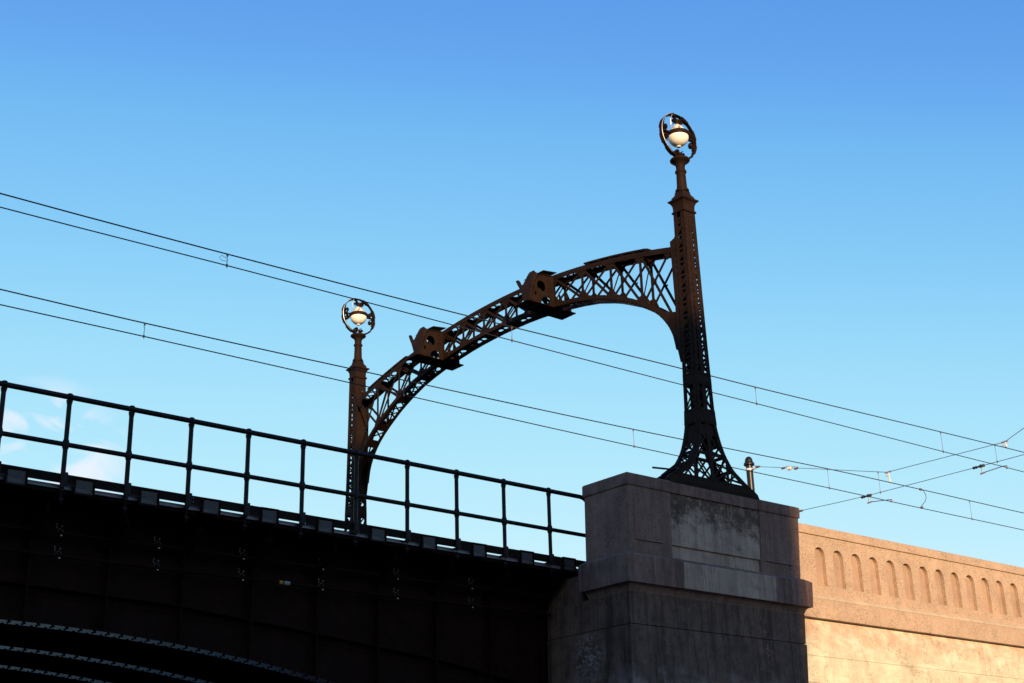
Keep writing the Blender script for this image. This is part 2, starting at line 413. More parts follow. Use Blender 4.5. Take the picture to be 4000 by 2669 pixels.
lean(m.obj('coping_course', M_agg2, pier, bevel=.01))
m = MB(); m.box(1.28, 4.12, .058, 1.28, -1.365, -.246); lean(m.obj('stained_upper_panel', M_panel, pier, bevel=.008))
m = MB(); m.box(1.28, 4.12, .098, 1.28, -1.72, -1.367); lean(m.obj('lower_panel', M_panel, pier, bevel=.006))
m = MB(); m.square([(2.76, .60, -2.475), (2.77, .61, -2.43), (2.79, .64, -2.36), (2.83, .67, -2.325), (2.92, .745, -2.305), (2.92, .745, -1.745), (2.79, .61, -1.662)], (2.71, .595, 0))
ledge = m.obj('ledge_course', M_agg2, pier, bevel=.006); lean(ledge)
m = MB(); m.prism([(-.154,-2.296),(-.154,-1.752),(-.149,-1.752),(-.149,-2.296)], 0, 1.42, 4.36); lean(m.obj('pale_centre_stone', M_panel2, ledge))
# fill behind the ledge and shaft below, in courses with open joints
sh = MB()
sh.box(-.05, 5.50, .0, 2.52, -3.105, -2.462)
sh.box(-.025, 5.475, .03, 2.50, -3.12, -3.105)
sh.box(-.06, 5.52, -.012, 2.53, -9.4, -3.12)
o = sh.obj('pier_shaft', M_shaft, pier, bevel=.015); lean(o)
m = MB(); m.box(.62, 4.90, -.03, .03, -6.2, -3.66); lean(m.obj('sunk_panel', M_shaft, o, bevel=.006))
m = MB(); m.box(-.02, 5.4, 1.42, 2.50, -2.462, -1.9)
lean(m.obj('bridge_seat', M_shaft, pier, bevel=.01))

# ------------------------------------------------------------------ parapet wall to the right
wall = thing('parapet_wall', (5.6,.7,-9.4), 'sunlit pink concrete parapet wall with a row of arched niches right of the pier', 'wall')
def wobj(mb, name, m, bevel=.008, parent=None):
    o = mb.obj(name, m, parent or wall, bevel=bevel)
    if not parent: 
        for v in o.data.vertices: v.co -= V((5.6,.7,-9.4))
    return o
XE = 62.0
def arch_hole(xc, zb, zt, hw, n=12):
    zc = zt-hw
    return [(xc-hw, zb), (xc+hw, zb)] + [(xc+hw*math.cos(t), zc+hw*math.sin(t)) for t in [math.pi*k/n for k in range(n+1)]]
nx = [6.92+.685*i for i in range(80)]
holes = [arch_hole(x, -1.52+random.uniform(-.006,.006), -.60, .19) for x in nx]
wf = holed('niche_wall', [(5.45,-.33),(XE,-.33),(XE,-1.755),(5.45,-1.755)][::-1], holes, 1, .70, .80, M_wall, wall)
for v in wf.data.vertices: v.co -= V((5.6,.7,-9.4))
nb = MB()
nb.box(5.45, XE, .801, 1.2, -1.74, -.33)
wobj(nb, 'niche_back', M_niche, 0)
cp_ = MB(); cp_.prism([(.665,-.325),(.665,-.13),(.70,-.095),(1.24,-.095),(1.24,-.325)], 0, 5.45, XE)
wobj(cp_, 'coping', M_wall, .01)
lg = MB(); lg.prism([(.60,-1.875),(.60,-2.325),(1.24,-2.325),(1.24,-1.875)], 0, 5.45, XE)
lgo = wobj(lg, 'wall_ledge', M_wall, .008)
lp = MB(); lp.prism([(.625,-1.874),(.612,-1.86),(.612,-1.812),(.698,-1.752),(1.24,-1.752),(1.24,-1.874)], 0, 5.45, XE)  # paler strip along the sloping top of the ledge
wobj(lp, 'pale_ledge_slope', M_pale, .004)
lw = MB()
lw.prism([(.72,-2.33),(.72,-2.40),(.66,-2.50),(.66,-3.19),(1.24,-3.19),(1.24,-2.33)], 0, 5.45, XE)
lw.box(5.45, XE, .675, 1.24, -3.205, -3.19)
lw.box(5.45, XE, .655, 1.24, -3.80, -3.205)
lw.box(5.45, XE, .675, 1.24, -3.812, -3.80)
lw.box(5.45, XE, .65, 1.24, -9.4, -3.812)
wobj(lw, 'lower_wall', M_wlow, .004)
ab = MB(); ab.box(.0, XE, 2.56, 15.2, -9.4, -1.86); ab.box(5.62, XE, 1.25, 2.55, -9.4, -1.86)
structure('approach_embankment', ab, M_shaft)

# ------------------------------------------------------------------ bridge span
X0, X1 = -30.0, .0
XM = -11.9
def zf(x): return -3.68 - .0146*(x-XM)**2
def zt_(x): return lerp([(-24,-3.60),(-17,-3.22),(-11.7,-3.09),(-8.7,-3.19),(-5.95,-3.43),(-3.1,-3.71),(-1.7,-3.92),(-.1,-4.2)], x)
span = thing('bridge_span', (XM, 2.5, -3.7), 'dark riveted steel arch span with curved ribs and deck overhang left of the pier', 'bridge')
SO = V((XM, 2.5, -3.7))
def sobj(mb, name, m, parent=None, **k):
    o = mb.obj(name, m, parent or span, **k)
    for v in o.data.vertices: v.co -= SO
    return o
def zd(x): return -1.702-.0105*x
dk = MB(); dk.prism([(X0, zd(X0)), (5.4, zd(5.4)), (5.4, zd(5.4)-.12), (X0, zd(X0)-.12)], 1, 1.78, 15.2)
sobj(dk, 'deck_slab', M_dark)
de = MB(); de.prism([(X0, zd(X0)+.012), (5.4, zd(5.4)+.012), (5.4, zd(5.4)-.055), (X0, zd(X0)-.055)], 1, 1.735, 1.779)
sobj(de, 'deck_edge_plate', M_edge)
xs = [X0+.3*i for i in range(int((X1-X0)/.3)+1)]
def rib(y, detail):
    web = MB()
    poly = [(x, zd(x)-.115) for x in (X0, X1)] + [(x, zf(x)+.012) for x in reversed(xs)]
    web.prism(poly, 1, y-.01, y+.01)
    r = sobj(web, 'arch_rib', M_dark)
    fl = MB()
    fl.sweep([(x, y-.17, zf(x)) for x in xs], (0,1,0), .34, (0,0,-1), .018)
    fo = sobj(fl, 'bottom_flange', M_flange, r)
    fe = MB(); fe.sweep([(x, y-.176, zf(x)+.004) for x in xs], (0,1,0), .005, (0,0,-1), .024); sobj(fe, 'flange_edge', M_dark, r)
    rv = MB(); k = 0; x = X0+.2
    while x < X1:
        for yy, dx in ((-.145,0),(-.05,.05),(.05,.05),(.145,0)):
            rv.rivet((x+dx, y+yy, zf(x+dx)-.018), (0,0,-1), .026, .02)
        x += .24
    sobj(rv, 'flange_rivets', M_dark, r, smooth=True)
    if detail:
        an = MB()
        an.sweep([(x, y-.011, zf(x)+.012) for x in xs], (0,-1,0), .012, (0,0,1), .14)       # flange angle
        an.sweep([(x, y-.011, zt_(x)) for x in xs], (0,-1,0), .012, (0,0,-1), .13)
        an.sweep([(x, y-.011, zt_(x)+.012) for x in xs], (0,-1,0), .16, (0,0,-1), .014)
        for x in [X0+.4+.22*i for i in range(130)]:
            if x < X1-.1:
                an.rivet((x, y-.023, zt_(x)-.07), (0,-1,0), .02, .014)
                an.rivet((x, y-.023, zf(x)+.085), (0,-1,0), .02, .014)
        sobj(an, 'chord_angle', M_dark, r)
        for i in range(21):
            x = -.33-1.375*i
            if x < X0: break
            st = MB(); st.box(x-.012, x+.012, y-.17, y-.012, zf(x)+.02, zd(x)-.13)
            st.box(x-.10, x-.012, y-.024, y-.012, zf(x)+.02, -1.74)
            for j in range(12):
                z = zf(x)+.2+j*.19
                if z < -1.85: st.rivet((x-.06, y-.024, z), (0,-1,0), .018, .013)
            sobj(st, 'stiffener', M_dark, r)
rib(2.6, True)
for y in (5.0, 7.0, 9.1, 11.2, 13.3): rib(y, False)
# underside floor beams with cantilever brackets
for i in range(21):
    x = -.33-1.375*i
    if x < X0: break
    fb = MB(); fb.prism([(1.85,-1.86),(2.58,-1.86),(2.58,-2.42),(1.85,-1.98)], 0, x-.008, x+.008)
    fb.sweep([(x-.06,1.85,-1.98),(x-.06,2.58,-2.42)], (1,0,0), .12, (0,0,-1), .012)
    sobj(fb, 'deck_bracket', M_dark)
# projecting box beams closed with expanded metal
bxs = [-10.84, -9.69, -8.53, -7.37, -6.20, -5.03, -3.84, -2.61, -1.37]
bxs = [-13.1-1.14*i for i in range(14)][::-1] + [-11.97] + bxs + [-.16-.0]
beam0 = None
def zk0(x): return -1.665-.0075*x+random.uniform(-.012,.012)
for bx in bxs:
    if bx > -.2: bx = -.22
    if beam0 is None:
        c = MB()
        c.box(-.16,-.145,-.13,1.5,-.125,.125); c.box(.145,.16,-.13,1.5,-.125,.125)
        c.box(-.145,.145,-.13,1.5,.112,.125); c.box(-.145,.145,-.13,1.5,-.125,-.112); c.box(-.145,.145,.9,.92,-.112,.112)
        for sx in (-.17,.17): c.box(sx-.012,sx+.012,-.137,-.10,-.135,.135)
        for sz in (-.135,.135): c.box(-.182,.182,-.137,-.10,sz-.012,sz+.012)
        b = c.obj('box_beam', M_dark, span); 
        me_ = MB(); nxx, nzz = 9, 12; W2, H2 = .145, .112
        # diagonal strands clipped to the frame
        def clip(p, q):
            out = [0., 1.]
            for a, lim in ((0, W2), (1, H2)):
                d = q[a]-p[a]
                for s_ in (-1, 1):
                    t = (s_*lim-p[a])/d
                    if s_*d > 0: out[1] = min(out[1], t)
                    else: out[0] = max(out[0], t)
            return None if out[0] >= out[1]-.02 else [(p[0]+(q[0]-p[0])*t, p[1]+(q[1]-p[1])*t) for t in out]
        for sgn in (1, -1):
            for k in range(-12, 13):
                x0_ = k*.052
                seg = clip((x0_-.34*1.0, -.2*sgn), (x0_+.34*1.0, .2*sgn))
                if seg:
                    (a, b_1), (c_1, d_) = seg
                    me_.bar((a, -.12, b_1), (c_1, -.12, d_), (0,1,0), .0075, .003)
        g = me_.obj('mesh_panel', M_mesh, b); beam0 = b
        b.location = V((bx, 1.76, zk0(bx)))-SO
        continue
    b = beam0.copy(); COL.objects.link(b); b.parent = span; b.location = V((bx, 1.76, zk0(bx)))-SO
    for ch in kids(beam0):
        if ch is b: continue
        g = ch.copy(); COL.objects.link(g); g.parent = b

# conduits under the deck, on hangers
for i, (yy, zz, lb) in enumerate([(2.34, -2.22, 'upper of two long dark pipes hung below the deck overhang'), (2.34, -2.60, 'lower of two long dark pipes hung below the deck overhang')]):
    p = MB(); p.tube([(x, yy, zz+.0) for x in (-29, -20, -10, -.2)], .032, 10)
    o = p.obj('conduit_pipe', M_dark, smooth=True); tag(o, lb, 'pipe', 'pipes under the bridge deck')
hang0 = None
M_clampd = plain('dull_clamp_metal', (.045, .045, .05), .45, .4)
HL = ['leftmost pipe hanger with shiny clamps below the deck overhang', 'second pipe hanger from the left below the deck overhang',
      'third pipe hanger from the left, just left of the yellow tape marker', 'fourth pipe hanger from the left, first right of the yellow tape marker',
      'fifth pipe hanger from the left, second from the pier', 'pipe hanger nearest to the stone pier below the deck']
for i, x in enumerate([-10.90, -9.15, -7.50, -5.83, -4.13, -2.30]):
    if hang0 is None:
        t = thing('pipe_hanger', (x, 2.28, -1.73), HL[0], 'hanger', 'pipe hangers under the bridge deck')
        r = MB(); r.tube([(0,0,0),(0,0,-1.0)], .006, 6); r.obj('rod', M_dark, t)
        for zz in (-.42, -.80):
            cl = MB()
            cl.tube([(.0+.045*math.cos(a), .05, zz-.04+.045*math.sin(a)) for a in [2*math.pi*k/12 for k in range(12)]], .007, 5, closed=True)
            cl.box(-.012,.012,-.012,.012,zz+.02,zz+.05)
            cl.box(-.085,-.07,.02,.035,zz+.0,zz+.04)
            cl.obj('pipe_clamp', M_clampd, t)
            nu = MB(); nu.lathe([(.012,-.012),(.018,-.006),(.018,.006),(.012,.012)], (0,0,zz-.12), 8); nu.obj('nut', M_galv, t); nu = MB(); nu.lathe([(.006,-.01),(.015,0),(.006,.01)], (-.09,.0,zz+.06), 8)
            nu.obj('nut', M_galv, t)
        hang0 = t
    else:
        t = copy_tree(hang0); t.location = (x, 2.28, -1.73); t['label'] = HL[i]
t = thing('cable_marker', (-6.66, 2.30, -2.60), 'yellow tape band with white tag wrapped on the lower pipe under the deck', 'marker')
q = MB(); q.tube([(-.07,.04,0),(.0,.04,0)], .040, 10); q.obj('yellow_band', M_yellow, t)
q = MB(); q.tube([(.03,.04,0),(.15,.04,-.0)], .038, 10); q.obj('white_tag', M_tagw, t)

# ------------------------------------------------------------------ handrail
rail = thing('handrail', (-6, 1.6, -1.5), 'black tubular steel handrail with ball joints along the bridge edge', 'railing')
RO = V((-6,1.6,-1.5))
def robj(mb, name, m, parent=None, **k):
    o = mb.obj(name, m, parent or rail, **k)
    for v in o.data.vertices: v.co -= RO
    return o
def zr(x): return -.160-.0045*x
def zm(x): return -.990-.0055*x
def zk(x): return -1.53-.0105*x
YR = 1.6
pr = [(x, YR, zr(x)) for x in (-29, -24, -18, -12, -6, -2, .13)]
bend = [(.13+.28*math.sin(a), YR, zr(.13)-.28*(1-math.cos(a))) for a in [math.pi/2*k/8 for k in range(1, 9)]]
t = MB(); t.tube(pr+bend+[(.41, YR, zm(.41)+.02)], .046, 16); robj(t, 'top_rail', M_rail, smooth=True)
t = MB(); t.tube([(x, YR, zm(x)) for x in (-29,-18,-12,-6,.41)], .041, 16); robj(t, 'mid_rail', M_rail, smooth=True)
t = MB(); t.sweep([(x, YR+.045, zk(x)) for x in (-29,-12,-6,.9)], (0,1,0), .012, (0,0,-1), .155)
kb = robj(t, 'kick_board', M_board)
# board joint bolts
t = MB()
for x in (-8.87, -8.87+.0): 
    for z in (.03,.10): t.rivet((x, YR+.045, zk(x)-z-.01), (0,-1,0), .013, .01)
robj(t, 'joint_bolts', M_galv, kb)
px_ = [-12.33,-11.23,-10.13,-9.01,-7.88,-6.74,-5.57,-4.39,-3.19,-1.98,-.76]
px_ = [-12.33-1.1*i for i in range(14, 0, -1)] + px_
for x in px_:
    p = MB(); p.tube([(x, YR, zr(x)), (x, YR, -1.66)], .040, 12)
    p.lathe([(.008,-.064),(.04,-.052),(.06,-.024),(.065,0),(.06,.026),(.042,.052),(.008,.066)], (x, YR, zr(x)+.004), 14)
    p.lathe([(.042,-.13),(.056,-.06),(.042,-.05)], (x, YR, zr(x)), 12)
    p.lathe([(.040,-.09),(.052,-.06),(.058,-.025),(.059,0),(.058,.025),(.052,.06),(.040,.09)], (x, YR, zm(x)), 14)
    po = robj(p, 'post', M_rail, smooth=True)
    b = MB()
    b.box(x+.02, x+.085, YR-.01, YR+.044, zk(x)-.20, zk(x)+.02)
    b.tube([(x+.0,YR,-1.64),(x+.0,YR,-1.93)], .009, 6)
    for z in (-1.70,-1.86):
        b.lathe([(.02,-.02),(.034,-.012),(.034,.012),(.02,.02)], (x, YR, z), 8)
        b.box(x-.045, x+.045, YR-.012, YR+.14, z+.02, z+.032)
    robj(b, 'clamp', M_rail, po)

# ------------------------------------------------------------------ lattice lamp masts
PROF = [(.03,1.47,.27),(.15,1.42,.27),(.24,1.28,.265),(.33,1.12,.26),(.43,.97,.255),(.53,.82,.25),(.64,.69,.245),(.80,.57,.24),(.95,.48,.235),(1.15,.40,.23),
        (1.38,.335,.22),(1.65,.285,.212),(1.9,.272,.208),(2.5,.258,.20),(3.95,.226,.188),(5.6,.207,.174),(6.86,.195,.165)]
def xh(z): return smoothtab(PROF, z, 1)
def yd(z): return smoothtab(PROF, z, 2)
ZS = [.03,.09,.15,.20,.24,.28,.33,.38,.43,.48,.53,.58,.64,.72,.80,.87,.95,1.05,1.15,1.26,1.38,1.5,1.65,1.9,2.5,3.2,3.95,4.8,5.6,6.3,6.86]

def build_mast():
    t = thing('lamp_mast', (2.79,.40,.0), 'near tall brown lattice lamp mast standing on the stone pier', 'lamp post', 'lattice lamp masts of the arch')
    # corner angles
    for sx in (-1, 1):
        for sy in (-1, 1):
            m = MB()
            outer = [V((sx*xh(z), sy*yd(z), z)) for z in ZS]
            us = []
            for i, z in enumerate(ZS):
                a = outer[max(i-1,0)]; b = outer[min(i+1,len(ZS)-1)]; d = b-a
                uu = V((-sx*abs(d.z), 0, 0)) + V((0,0,1))*( -sx*(-1)*0)
                # inward normal to the leg within the XZ plane
                dx, dz = d.x, d.z; nrm = V((-sx*dz, 0, sx*dx)); nrm.normalize(); us.append(nrm)
            wd = [.12 if (z < 1.3 or z > 2.9) else .092 for z in ZS]
            m.sweep(outer, us, wd, (0,-sy,0), .012)                       # front/back leg of the angle
            m.sweep([p+V((0,0,0)) for p in outer], us, [.012]*len(ZS), (0,-sy,0), .105)   # side leg
            # rivets
            z = 1.72
            while z < 6.8:
                m.rivet((sx*(xh(z)-.045), sy*yd(z), z), (0,sy,0))
                m.rivet((sx*xh(z), sy*(yd(z)-.045), z+.06), (sx,0,0))
                z += .155
            for i in range(3, len(ZS)-10):
                p = (outer[i]+outer[i+1])/2 + us[i]*.05
                m.rivet(p, (0,sy,0), .016)
            m.obj('corner_angle', M_steel, t)
    # lacing on the narrow (x) faces
    for sx in (-1, 1):
        m = MB(); z = 2.86; h = .34; i = 0
        for s in (1, -1): m.bar((sx*(xh(2)-.018-.007*s), -s*(yd(2)-.04), 1.97), (sx*(xh(2.5)-.018-.007*s), s*(yd(2.5)-.04), 2.5), (1,0,0), .05, .006)
        while z < 6.7:
            z1 = min(z+h, 6.78)
            if True:
                a, b = yd(z)-.05, yd(z1)-.05
                for s in (1, -1):
                    m.bar((sx*(xh(z)-.018-.007*s), -s*a, z+.02), (sx*(xh(z1)-.018-.007*s), s*b, z1-.02), (1,0,0), .052, .006)
                m.bar((sx*(xh(z)-.016), -a, z), (sx*(xh(z)-.016), a, z), (1,0,0), .055, .008)
            z += h
        m.obj('side_lacing', M_steel, t)
    # broad faces: centre plate between slots, battens and lacing beyond
    for sy in (-1, 1):
        m = MB()
        if True:
            zz = [1.9, 2.5, 3.2, 3.95, 4.8, 5.6, 6.3, 6.82]
            m.sweep([(-.062, sy*(yd(z)-.008), z) for z in zz], (1,0,0), .124, (0,-sy,0), .010)
            z = 3.02
            while z < 6.8:
                m.box(-xh(z)+.05, xh(z)-.05, min(sy*(yd(z)-.0005), sy*(yd(z)-.0075)), max(sy*(yd(z)-.0005), sy*(yd(z)-.0075)), z-.035, z+.035)
                for xx in (-.07,.0,.07): m.rivet((xx, sy*yd(z), z), (0,sy,0), .015)
                z += .56
            for z in (6.5, 6.6, 6.72):
                for xx in (-.12,-.045,.03,.105): m.rivet((xx, sy*(yd(z)-.0), z), (0,sy,0), .015)
            m.box(-xh(6.6)+.05, xh(6.6)-.05, min(sy*(yd(6.6)-.001), sy*(yd(6.6)-.009)), max(sy*(yd(6.6)-.001), sy*(yd(6.6)-.009)), 6.45, 6.84)
        for s in (1, -1):
            m.bar((-s*(xh(1.97)-.05), sy*(yd(2)-.024-.006*s), 1.96), (s*(xh(2.5)-.05), sy*(yd(2.5)-.024-.006*s), 2.52), (0,1,0), .045, .005)
        z = 2.88
        while z < 6.5:
            z1 = z+.30
            if True:
                for s in (1, -1):
                    m.bar((-s*(xh(z)-.05), sy*(yd(z)-.024-.006*s), z), (s*(xh(z1)-.05), sy*(yd(z1)-.024-.006*s), z1), (0,1,0), .042, .005)
            z += .30
        m.obj('face_lacing' if sy > 0 else 'face_plate', M_steel, t)
    # solid band plates
    for z0, z1, off in ((1.60,1.95,.006),(2.52,2.82,.002)):
        m = MB(); n4 = []
        m.square([(xh(z0)+off, yd(z0)+off, z0), (xh(z1)+off, yd(z1)+off, z1)])
        for k in range(8):
            xx = -xh(z0)+.05+(2*xh(z0)-.1)*k/7
            for zz in (z0+.05, z1-.05):
                m.rivet((xx, -(yd(zz)+off), zz), (0,-1,0), .015)
        for k in range(5):
            yy = -yd(z0)+.05+(2*yd(z0)-.1)*k/4
            for zz in (z0+.05, z1-.05): m.rivet((-(xh(zz)+off), yy, zz), (-1,0,0), .015)
        m.obj('band_plate', M_steel, t)
    # flared foot bracing
    m = MB()
    for sy in (-1, 1):
        m.prism([(-xh(1.40)+.08,1.36),(-.10,1.22),(.10,1.22),(.15,1.36),(.16,1.56),(-xh(1.56)+.02,1.56)], 1, min(sy*.200, sy*.206), max(sy*.200, sy*.206))
    for sx in (-1, 1):
        m.bar((sx*(xh(1.2)-.02),0,1.16), (sx*(xh(1.56)-.02),0,1.56), (1,0,0), .34, .008)
    for sy in (-1, 1):
        yy = lambda z: sy*(yd(z)-.022)
        for z, hgt in ((1.38,.10),(.89,.085)):
            m.bar((-xh(z)+.03, yy(z), z), (xh(z)-.03, yy(z), z), (0,1,0), hgt, .010)
        m.bar((0, sy*(yd(.3)-.012), .2), (0, sy*(yd(1.6)-.012), 1.6), (0,1,0), .125, .010)          # centre post
        for s in (-1, 1):
            m.bar((s*.50, yy(.5), .28), (s*.53, yy(.9), .86), (0,1,0), .07, .010)     # inner posts
            for (xa, za, xb, zb) in ((.05,.92,xh(1.36)-.06,1.34),(.05,1.34,xh(.93)-.08,.93),
                                     (.04,.34,.50,.84),(.04,.84,.50,.34),(.53,.34,xh(.84)-.03,.84),(.05,.30,xh(.55)-.10,.58),
                                     (.52,.74,1.12,.32),(.52,.34,xh(.5)-.10,.50),(.04,1.42,xh(1.58)-.03,1.58),(.04,1.58,xh(1.42)-.06,1.42)):
                m.bar((s*xa, yy(za)-sy*.006, za), (s*xb, yy(zb)-sy*.006, zb), (0,1,0), .050, .008)
    for sx in (-1, 1):
        for za, zb in ((.35,.60),(.60,.89),(.89,1.14),(1.14,1.38)):
            for s in (-1, 1):
                m.bar((sx*(xh(za)-.03), s*(yd(za)-.04), za), (sx*(xh(zb)-.03), -s*(yd(zb)-.04), zb), (1,0,.4*sx), .05, .008)
            m.bar((sx*(xh(zb)-.03), -yd(zb)+.03, zb), (sx*(xh(zb)-.03), yd(zb)-.03, zb), (1,0,.3*sx), .08, .01)
    m.obj('foot_bracing', M_steel, t)
    # base girder
    m = MB()
    for sy in (-1, 1):
        pts = [(-1.48,.03),(1.48,.03),(1.42,.10),(1.30,.19),(1.14,.27),(.96,.29),(-.96,.29),(-1.14,.27),(-1.30,.19),(-1.42,.10)]
        m.prism(pts, 1, sy*.272-.006, sy*.272+.006)
        m.box(-1.2, 1.2, min(sy*.27, sy*.33), max(sy*.27, sy*.33), .03, .045)
        for k in range(22):
            for z in (.09,.27): m.rivet((-1.15+k*.11, sy*.279, z), (0,sy,0))
    m.box(-1.50, 1.50, -.33, .33, -.0, .028)
    m.box(-1.0,-.985,-.26,.26,.03,.30); m.box(.985,1.0,-.26,.26,.03,.30)
    m.obj('base_girder', M_steel, t)
    # capital
    m = MB()
    m.square([(.175,.150,6.84),(.215,.195,6.86),(.222,.20,6.885),(.215,.195,6.91),(.192,.175,6.925),(.190,.172,6.97),(.197,.18,7.06),(.225,.207,7.13),(.265,.25,7.165),(.275,.26,7.185),(.268,.252,7.205),
              (.205,.195,7.225),(.200,.19,7.235),(.198,.188,7.285),(.188,.178,7.295),(.155,.15,7.335),(.135,.13,7.38),(.130,.126,7.44)])
    m.obj('capital', M_steel, t, bevel=.004)
    m = MB()
    m.lathe([(.12,7.43),(.158,7.445),(.168,7.47),(.160,7.50),(.135,7.515),(.13,7.54),(.122,7.60),(.112,7.93),(.120,7.945),(.138,7.965),(.140,7.99),(.132,8.01),(.112,8.02),
             (.108,8.05),(.108,8.11),(.122,8.17),(.16,8.225),(.215,8.255),(.240,8.28),(.243,8.30),(.225,8.325),(.13,8.36),(.05,8.375)], n=28)
    m.obj('neck_column', M_steel, t, smooth=True)
    # ring with scrolls (sub-parts)
    RC, RR = 8.945, .575
    m = MB()
    K = 48
    pts = [(RR*math.cos(2*math.pi*k/K), -.045, RC+RR*math.sin(2*math.pi*k/K)) for k in range(K)]
    us = [(math.cos(2*math.pi*k/K), 0, math.sin(2*math.pi*k/K)) for k in range(K)]
    m.sweep(pts, us, .022, (0,1,0), .09, closed=True)
    for a0 in (20, 65, 115, 160, 200, 235, 305, 340):                      # thicker leaves with clips
        ks = [R(a0-12+24*j/6) for j in range(7)]
        m.sweep([((RR-.012)*math.cos(a), -.053, RC+(RR-.012)*math.sin(a)) for a in ks], [(math.cos(a),0,math.sin(a)) for a in ks], .046, (0,1,0), .106)
    ring = m.obj('lamp_ring', M_steel, t)
    def scroll(cx, cz, r0, a0, turn, tail):
        s = MB(); n_s = 26; P = []; r0 *= 1.22
        for k in range(n_s):
            f = k/(n_s-1); a = a0+turn*f*2*math.pi*1.35; r = r0*(1-.72*f)
            P.append((cx+r*math.cos(a), cz+r*math.sin(a)))
        P = tail+P
        pts = [(x, -.042, z) for x, z in P]; us = []
        for i in range(len(P)):
            a = P[max(i-1,0)]; b = P[min(i+1,len(P)-1)]; d = V((b[0]-a[0], 0, b[1]-a[1])).normalized(); us.append(V((-d.z, 0, d.x)))
        s.sweep(pts, us, .016, (0,1,0), .09)
        s.obj('scroll', M_steel, ring)
    for s in (-1, 1):
        scroll(s*.105, RC-.455, .062, math.pi/2 if s > 0 else math.pi/2, s*1, [(s*.27, RC-.50),(s*.17, RC-.535),(s*.05, RC-.53),(s*.035, RC-.47),(s*.06, RC-.41)] )
        scroll(s*.115, RC+.42, .055, -math.pi/2, -s*1, [(s*.30, RC+.475),(s*.20, RC+.535),(s*.09, RC+.52),(s*.045, RC+.45),(s*.07, RC+.38)])
        scroll(s*.445, RC+.155, .05, math.pi if s > 0 else 0, -s*1, [(s*.50, RC+.25),(s*.535, RC+.12),(s*.50, RC+.05),(s*.42, RC+.06),(s*.39, RC+.11)])
        scroll(s*.445, RC-.115, .055, math.pi if s > 0 else 0, s*1, [(s*.50, RC-.22),(s*.54, RC-.09),(s*.51, RC+.02),(s*.42, RC-.02),(s*.385, RC-.08)])
    m = MB()
    m.lathe([(.04,.475),(.055,.46),(.06,.40),(.045,.37),(.04,.33)], (0,0,RC), 14)
    m.lathe([(.265,-.005),(.290,.0),(.298,.03),(.290,.085),(.275,.10),(.25,.105)], (0,0,RC), 32)
    for k in range(10):
        a = 2*math.pi*(k+.5)/10; m.rivet((.296*math.cos(a), .296*math.sin(a), RC+.05), (math.cos(a), math.sin(a), 0), .014, .014)
    for s in (-1, 1): m.box(min(s*.28,s*.56), max(s*.28,s*.56), -.03, .03, RC+.025, RC+.05)
    m.obj('lamp_band', M_steel, t, smooth=True)
    m = MB(); m.lathe([(.262,.10),(.215,.145),(.14,.235),(.07,.33),(.04,.35)], (0,0,RC), 32); m.obj('lamp_hood', M_hood, t, smooth=True)
    m = MB(); m.lathe([(.0,-.268),(.03,-.266)]+[(.258*math.sin(a), -.262*math.cos(a)) for a in [math.pi/2*k/14 for k in range(2, 15)]]+[(.255,.03)], (0,0,RC), 40)
    g = m.obj('lamp_globe', M_glass, t, smooth=True)
    m = MB(); m.lathe([(.0,-.285),(.045,-.283),(.055,-.272),(.05,-.255)], (0,0,RC), 16); m.obj('drain_cap', M_glass, g, smooth=True)
    # power lead clipped round the ring
    m = MB(); m.tube([((RR+.03)*math.cos(a), -.06, RC+(RR+.03)*math.sin(a)) for a in [R(110+130*k/16) for k in range(17)]], .008, 6)
    m.tube([(-.20,-.05,RC+.54),(-.26,-.04,RC+.40),(-.24,-.02,RC+.26),(-.19,0,RC+.16)], .007, 5)
    m.obj('power_lead', M_galv, t)
    return t
mastA = build_mast()
mastB = copy_tree(mastA); mastB.location = (2.79, 14.40, -.10)
mastB['label'] = 'far smaller-looking brown lattice lamp mast at the left foot of the arch'

# small rod sticking out over the pier cap
t = MB(); t.tube([(1.08,.30,.335),(1.80,.30,.395)], .022, 8)
o = t.obj('conduit_stub', M_rail); tag(o, 'short dark horizontal rod sticking out left of the near mast foot', 'rod')

# ------------------------------------------------------------------ lattice arch between the masts
XM_, HX = 2.79, .205
def dz(y): return -.0075*(y-.4)
def Zo(y): s = y-7.4; return 7.0-.0208*s*s+dz(y)
ZI = [(0,6.15),(1,6.125),(2,6.04),(2.8,5.92),(3.75,5.73),(4.7,5.39),(5.25,5.12),(5.8,4.79),(6.15,4.50),(6.40,4.18),(6.55,3.86),(6.62,3.50)]
def Zi(y): return smoothtab(ZI, abs(y-7.4))+dz(y)
arch = thing('lattice_arch', (XM_, 7.4, 3.2), 'brown riveted lattice arch spanning the tracks between the two lamp masts', 'arch')
AO = V((XM_, 7.4, 3.2))
def aobj(mb, name, m=None, parent=None, **k):
    o = mb.obj(name, m or M_steel, parent or arch, **k)
    for v in o.data.vertices: v.co -= AO
    return o
YP = [.75,1.77,2.80,3.84,4.92,5.91,6.90,7.86,8.79,9.72,10.80,11.90,13.00,14.06]
ys = [.72+(14.08-.72)*k/60 for k in range(61)]
lowpath = []
for side in (-1, 1):
    seg = [(7.4+side*s) for s in [6.62,6.59,6.55,6.48,6.40,6.28,6.15,6.0,5.8,5.5,5.25,4.95,4.7,4.3,3.75,3.2,2.8,2.3,2,1.5,1,.5]]
    lowpath += seg if side < 0 else [7.4]+seg[::-1]
def normals(pts, sgn):
    us = []
    for i in range(len(pts)):
        a = V(pts[max(i-1,0)]); b = V(pts[min(i+1,len(pts)-1)]); d = (b-a).normalized(); us.append(V((0, -d.z, d.y))*sgn)
    return us
